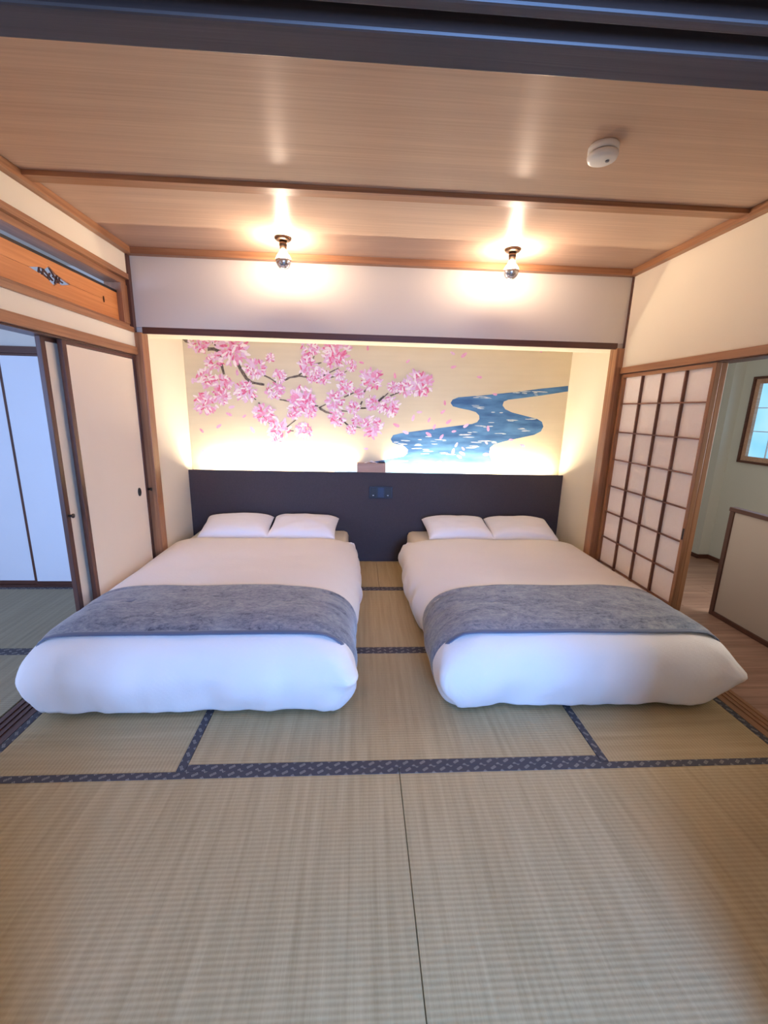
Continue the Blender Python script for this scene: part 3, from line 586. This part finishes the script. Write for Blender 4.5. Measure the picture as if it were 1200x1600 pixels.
class Duvet:
    def __init__(s, x0, x1, yf, yh, inner, seed, ears):
        s.x0, s.x1, s.yf, s.yh, s.inner, s.seed, s.ears = x0, x1, yf, yh, inner, seed, ears
    def warp(s, x, y, z, out):
        """out = outward unit vector in plan; folds, hem flare and pinched corners"""
        low = 1-sm(.10, .40, z)
        q = Vector((x*3.1+s.seed, y*3.1, z*2.0))
        d = (noise.noise(q)*.028+noise.noise(q*2.7)*.012)*(0.25+low)
        side = abs(out[0])
        if out[0]*s.inner > .5: d += .045*sm(.95, 1.45, y)*(1-.4*sm(1.5, 2.1, y))*(1-sm(.28, .42, z))+noise.noise(Vector((y*8+s.seed, z*2, 4)))*.03*low*sm(.9, 1.2, y)
        fold = noise.noise(Vector((y*11+s.seed if side > .5 else x*7+s.seed, z*1.5, 3)))
        d += (fold*.016+noise.noise(Vector((y*23+s.seed if side > .5 else x*17+s.seed, z*2.5, 7)))*.007)*low
        for (ex, ey, amp) in s.ears:
            r = math.hypot(x-ex, y-ey); d += amp*math.exp(-(r/.07)**2)*math.exp(-((z-.225)/.04)**2)
        dz = noise.noise(Vector((x*2.2, y*2.2+s.seed, 9)))*.010*sm(.3, .43, z)+noise.noise(Vector((x*6, y*6, s.seed)))*.004*sm(.3, .43, z)
        if z < .03: dz += max(0, noise.noise(Vector((x*4+s.seed, y*4, 1))))*.03
        return x+out[0]*d, y+out[1]*d, z+dz
    def mesh(s):
        bm = bmesh.new(); rings = []
        for ins, z, r in FINE:
            ring = []
            iy = min(ins, .9)
            x0, x1 = s.x0+ins, s.x1-ins
            for (x, y, a) in rrect(x0, x1, s.yf+ins, s.yh-ins*.9, r):
                out = (math.cos(a), math.sin(a)); 
                # straight runs carry the direction of the side they are on
                if abs(x-x1) < 1e-6: out = (1, 0)
                elif abs(x-x0) < 1e-6: out = (-1, 0)
                elif abs(y-(s.yf+ins)) < 1e-6: out = (0, -1)
                elif abs(y-(s.yh-ins*.9)) < 1e-6: out = (0, 1)
                h = sm(.55, .95, out[1]) if out[1] > 0 else 0
                zz = z if not h else z+(max(z, .33)-z)*h
                # near the head the hem rides up over the mattress edge
                ring.append(bm.verts.new(s.warp(x, y, zz, out)))
            rings.append(ring)
        n = len(rings[0])
        for a, b in zip(rings, rings[1:]):
            for i in range(n): bm.faces.new((a[i], a[(i+1) % n], b[(i+1) % n], b[i]))
        bmesh.ops.triangle_fill(bm, use_beauty=True, edges=[e for e in {e for v in rings[-1] for e in v.link_edges} if e.is_boundary and e.verts[0] in set(rings[-1]) and e.verts[1] in set(rings[-1])])
        bmesh.ops.recalc_face_normals(bm, faces=bm.faces)
        return bm
    def section(s, y, lift):
        """cross-section across the bed at depth y, from the left hem over the top to the right hem"""
        fy = y-s.yf; top = .437
        for (i0, z0, _), (i1, z1, _) in zip(PROF[5:], PROF[6:]):
            if i0 <= fy <= i1: top = z0+(z1-z0)*(fy-i0)/(i1-i0); break
        L_ = []
        for ins, z, _ in PROF[2:]:
            if z > top: break
            L_.append((ins, z))
        L_.append((max(L_[-1][0]+.05, .2), top))
        cut = (1-sm(.0, .22, fy))*.06
        pts = []
        for ins, z in L_: pts.append(s.warp(s.x0+ins+cut, y, z, (-1, 0)))
        W_ = (s.x1-s.x0)
        for k in range(1, 14):
            x = s.x0+.24+(W_-.48)*k/14; pts.append(s.warp(x, y, top, (0, 0)))
        for ins, z in reversed(L_): pts.append(s.warp(s.x1-ins-cut, y, z, (1, 0)))
        n = len(pts); res = []
        for i, p in enumerate(pts):
            a = pts[max(i-1, 0)]; b = pts[min(i+1, n-1)]; t = Vector((b[0]-a[0], 0, b[2]-a[2])); t.normalize()
            res.append((p[0]-t.z*lift, y, p[2]+t.x*lift))
        return res
def subsurf(o, lv=1):
    m = o.modifiers.new('smooth', 'SUBSURF'); m.levels = lv; m.render_levels = lv
def pillow_mesh(w, d, h, seed):
    bm = bmesh.new(); N_ = 22; g = {}
    for side in (1, -1):
        for i in range(N_+1):
            for j in range(N_+1):
                u = i/N_*2-1; v = j/N_*2-1
                if (i in (0, N_) or j in (0, N_)) and side == -1: g[side, i, j] = g[1, i, j]; continue
                f = max(0, (1-abs(u)**3.2)*(1-abs(v)**3.2))**.5
                px = u*w/2*(1-.07*(1-abs(u)**6)*0-.06*(1-v*v)*abs(u)**3); py = v*d/2*(1-.07*(1-u*u)*abs(v)**3)
                nz = noise.noise(Vector((u*2.2+seed, v*2.2, side)))*.012*f+noise.noise(Vector((u*5+seed, v*5, side)))*.005*f
                g[side, i, j] = bm.verts.new((px, py, side*h/2*f+nz))
    for side in (1, -1):
        for i in range(N_):
            for j in range(N_):
                q = (g[side, i, j], g[side, i+1, j], g[side, i+1, j+1], g[side, i, j+1])
                bm.faces.new(q if side == 1 else q[::-1])
    return bm
def bed(which, x0, x1, inner, seed, ears, pillows, yf=.285):
    lab = {'left': 'left bed by the cream paper doors', 'right': 'right bed by the paper grid screen'}[which]
    t = empty('bed', ((x0+x1)/2, 1.45, 0)); tag(t, {'left': 'low double bed frame and mattress beside the cream sliding doors', 'right': 'low double bed frame and mattress beside the paper grid screen'}[which], 'bed', 'low double beds')
    B('bed_base', M['black'], x0+.13, x1-.13, yf+.12, 2.57, 0.004, .13, t, .01)
    mt = B('mattress', M['sheet'], x0+.075, x1-.075, yf+.07, 2.575, .13, .335, t, .045); 
    for p in mt.data.polygons: p.use_smooth = True
    d = Duvet(x0, x1, yf, 2.17, inner, seed, ears)
    du = mk('duvet', d.mesh(), M['linen'], None, smooth=True)
    tag(du, 'puffy white duvet covering the '+lab, 'duvet', 'white duvets')
    bm = bmesh.new(); rows = []
    for k in range(17):
        y = yf+.118+(.925-yf-.118)*k/16; rows.append([bm.verts.new(p) for p in d.section(y, .007)])
    m_ = min(len(r) for r in rows)
    def resample(r):
        P_ = [v.co.copy() for v in r]; L_ = [0]
        for a, b in zip(P_, P_[1:]): L_.append(L_[-1]+(b-a).length)
        out = []
        for i in range(48):
            s_ = L_[-1]*i/47; j = max(k for k in range(len(L_)) if L_[k] <= s_+1e-9); j = min(j, len(P_)-2)
            f = (s_-L_[j])/max(1e-9, L_[j+1]-L_[j]); out.append(P_[j].lerp(P_[j+1], f))
        return out
    RS = [resample(r) for r in rows]; bm.free(); bm = bmesh.new()
    V = [[bm.verts.new(p) for p in r] for r in RS]
    for a, b in zip(V, V[1:]):
        for i in range(47): bm.faces.new((a[i], a[i+1], b[i+1], b[i]))
    bmesh.ops.recalc_face_normals(bm, faces=bm.faces)
    ru = mk('bed_runner', bm, M['velvet'], None, smooth=True)
    so = ru.modifiers.new('thickness', 'SOLIDIFY'); so.thickness = .008; so.offset = 1; subsurf(ru)
    tag(ru, 'crushed blue grey velvet runner across the '+lab, 'bed runner', 'velvet bed runners')
    bm = bmesh.new(); hr = []
    for yy_ in (yf+.1175, yf+.124, yf+.136, yf+.142):
        q = []
        for p in d.section(yy_, .0165 if yy_ in (yf+.124, yf+.136) else .0145): q.append(bm.verts.new(p))
        hr.append([v.co.copy() for v in q])
        for v in q: v.tag = True
    class _V:
        def __init__(s_, c): s_.co = c
    hr = [resample([_V(c) for c in q]) for q in hr]; bm.free(); bm = bmesh.new()
    hv = [[bm.verts.new(p) for p in q] for q in hr]
    for a, b in zip(hv, hv[1:]):
        for i in range(47): bm.faces.new((a[i], a[i+1], b[i+1], b[i]))
    bmesh.ops.recalc_face_normals(bm, faces=bm.faces)
    hm = mk('hem', bm, M['velvet_hem'], ru, smooth=True); hm.modifiers.new('thickness', 'SOLIDIFY').thickness = .002
    for (px, py, pz, w, rx, rz, sd, lb) in pillows:
        o = mk('pillow', pillow_mesh(w, .42, .175, sd), M['pillow'], None, local=True, smooth=True); o.location = (px, py, pz); o.rotation_euler = (rx, 0, rz)
        subsurf(o); tag(o, lb, 'pillow', 'white pillows')
bed('left', -1.79, -.205, 1, 1.3, [(-.205, .285, .04)],
    [(-1.29, 2.33, .42, .635, .22, .05, 1.0, 'white pillow nearest the cream paper doors'), (-.685, 2.33, .42, .635, .22, -.05, 5.0, 'white pillow on the left bed nearest the gap between the beds')])
bed('right', .225, 1.785, -1, 7.7, [(1.785, .285, .034)],
    [(.745, 2.33, .42, .635, .22, .05, 9.0, 'white pillow on the right bed nearest the gap between the beds'), (1.345, 2.33, .42, .635, .22, -.06, 13.0, 'white pillow nearest the paper grid screen')])

# ------------------------------------------------------------------ small things
def bulb_lamp(x, y, label):
    t = empty('ceiling_lamp', (x, y, 2.33)); tag(t, label, 'lamp', 'bare bulb ceiling lamps')
    mk('mount_plate', lathe(bmesh.new(), [(0, 2.514), (.05, 2.514), (.052, 2.508), (.046, 2.500), (.030, 2.496), (0, 2.496)], x, y), M['metal_dark'], t, smooth=True)
    mk('socket', lathe(bmesh.new(), [(0, 2.497), (.024, 2.497), (.024, 2.47), (.021, 2.468), (.021, 2.452), (0, 2.452)], x, y), M['metal_dark'], t, smooth=True)
    cz, r = 2.385, .049; a0 = math.radians(62)
    up_ = [(.0, 2.453), (.019, 2.453), (.020, 2.445), (r*math.cos(a0)*1.05, cz+r*math.sin(a0)+.006)]+[(r*math.cos(math.radians(a)), cz+r*math.sin(math.radians(a))) for a in range(54, -1, -6)]
    gb = mk('glass_bulb', lathe(bmesh.new(), up_, x, y), M['clear_glass'], t, smooth=True)
    core = [(0, 2.434)]+[(.022*math.cos(math.radians(a)), 2.412+.022*math.sin(math.radians(a))) for a in range(72, -90, -18)]+[(0, 2.390)]
    tag(mk('glowing_core', lathe(bmesh.new(), core, x, y, 20), M['bulb_glow'], gb, smooth=True), 'glowing frosted heart of the bulb')
    lo_ = [(r*1.005*math.cos(math.radians(a)), cz+r*1.005*math.sin(math.radians(a))) for a in range(6, -90, -6)]+[(0, cz-r*1.005)]
    tag(mk('mirror_cap', lathe(bmesh.new(), lo_, x, y), M['chrome'], gb, smooth=True), 'silvered mirror crown of the bulb')
bulb_lamp(-.668, 1.465, 'silver-crowned bulb on the ceiling above the blossom branches')
bulb_lamp(.785, 1.475, 'silver-crowned bulb on the ceiling above the painted river')
sd = empty('smoke_detector', (.755, .365, 2.445)); tag(sd, 'round white smoke detector on the brown ceiling', 'smoke detector')
SX, SY = .755, .365
mk('base', lathe(bmesh.new(), [(0, 2.5145), (.052, 2.5145), (.056, 2.510), (.056, 2.492), (.050, 2.490), (0, 2.490)], SX, SY, 40), M['white_plastic'], sd, smooth=True)
mk('vent_ring', lathe(bmesh.new(), [(0, 2.491), (.049, 2.491), (.049, 2.484), (0, 2.484)], SX, SY, 40), M['grey_plastic'], sd)
cv = mk('cover', lathe(bmesh.new(), [(0, 2.4845), (.056, 2.4845), (.057, 2.478), (.052, 2.466), (.040, 2.460), (0, 2.458)], SX, SY, 40), M['white_plastic'], sd, smooth=True)
mk('test_button', lathe(bmesh.new(), [(0, 2.4595), (.008, 2.4595), (.007, 2.4555), (0, 2.455)], SX+.015, SY-.012, 16), M['grey_plastic'], cv, smooth=True)
so = empty('socket_plate', (.03, YH-.004, .65)); tag(so, 'navy black switch and socket plate on the headboard', 'socket plate')
B('plate', M['socket'], -.083, .146, YH-.006, YH, .652, .770, so, .003)
B('switch_module', M['socket_mid'], .002, .060, YH-.010, YH-.005, .664, .758, so, .002)
for x in (-.068, .075):
    om = B('outlet_module', M['black'], x, x+.056, YH-.009, YH-.005, .664, .758, so, .002)
    tag(B('indicator', M['white_plastic'], x+.018, x+.032, YH-.0105, YH-.0085, .679, .685, om, .0008), 'tiny white mark')
tb = empty('tissue_box', (-.065, 2.65, .893)); tag(tb, 'pale wooden tissue box on the headboard ledge', 'tissue box')
bx0, bx1, by0, by1, bz0, bz1 = -.203, .073, YH+.0175, YA-.008, .8995, .990
B('bottom_board', M['box_wood'], bx0, bx1, by0, by1, bz0, bz0+.004, tb, 0)
for a in ((bx0, bx1, by0, by0+.006, bz0+.004, bz1), (bx0, bx1, by1-.006, by1, bz0+.004, bz1), (bx0, bx0+.006, by0+.006, by1-.006, bz0+.004, bz1), (bx1-.006, bx1, by0+.006, by1-.006, bz0+.004, bz1)): B('side_board', M['box_wood'], *a, tb, .001)
B('top_board', M['box_wood'], bx0+.006, bx1-.006, by0+.006, by0+.026, bz1-.006, bz1, tb, .0005); B('top_board', M['box_wood'], bx0+.006, bx1-.006, by1-.026, by1-.006, bz1-.006, bz1, tb, .0005)
bm = bmesh.new(); g = []
for i in range(13):
    row = []
    for j in range(7):
        u = i/12; v = j/6-.5; hgt = .034*(1-abs(u*2-1)**1.3)*(1-.6*abs(v))
        row.append(bm.verts.new((-.145+.155*u, 2.664+v*.02+.006*math.sin(u*9+v*4), bz1-.012+hgt+.004*math.sin(u*14+v*7))))
    g.append(row)
for a, b in zip(g, g[1:]):
    for j in range(6): bm.faces.new((a[j], a[j+1], b[j+1], b[j]))
ti = mk('tissue', bm, M['tissue'], tb, smooth=True); ti.modifiers.new('thickness', 'SOLIDIFY').thickness = .0015
rc = B('remote_control', M['black'], .005, .068, 2.655, 2.685, bz1, bz1+.012, None, .004); tag(rc, 'small dark remote lying on the tissue box', 'remote')
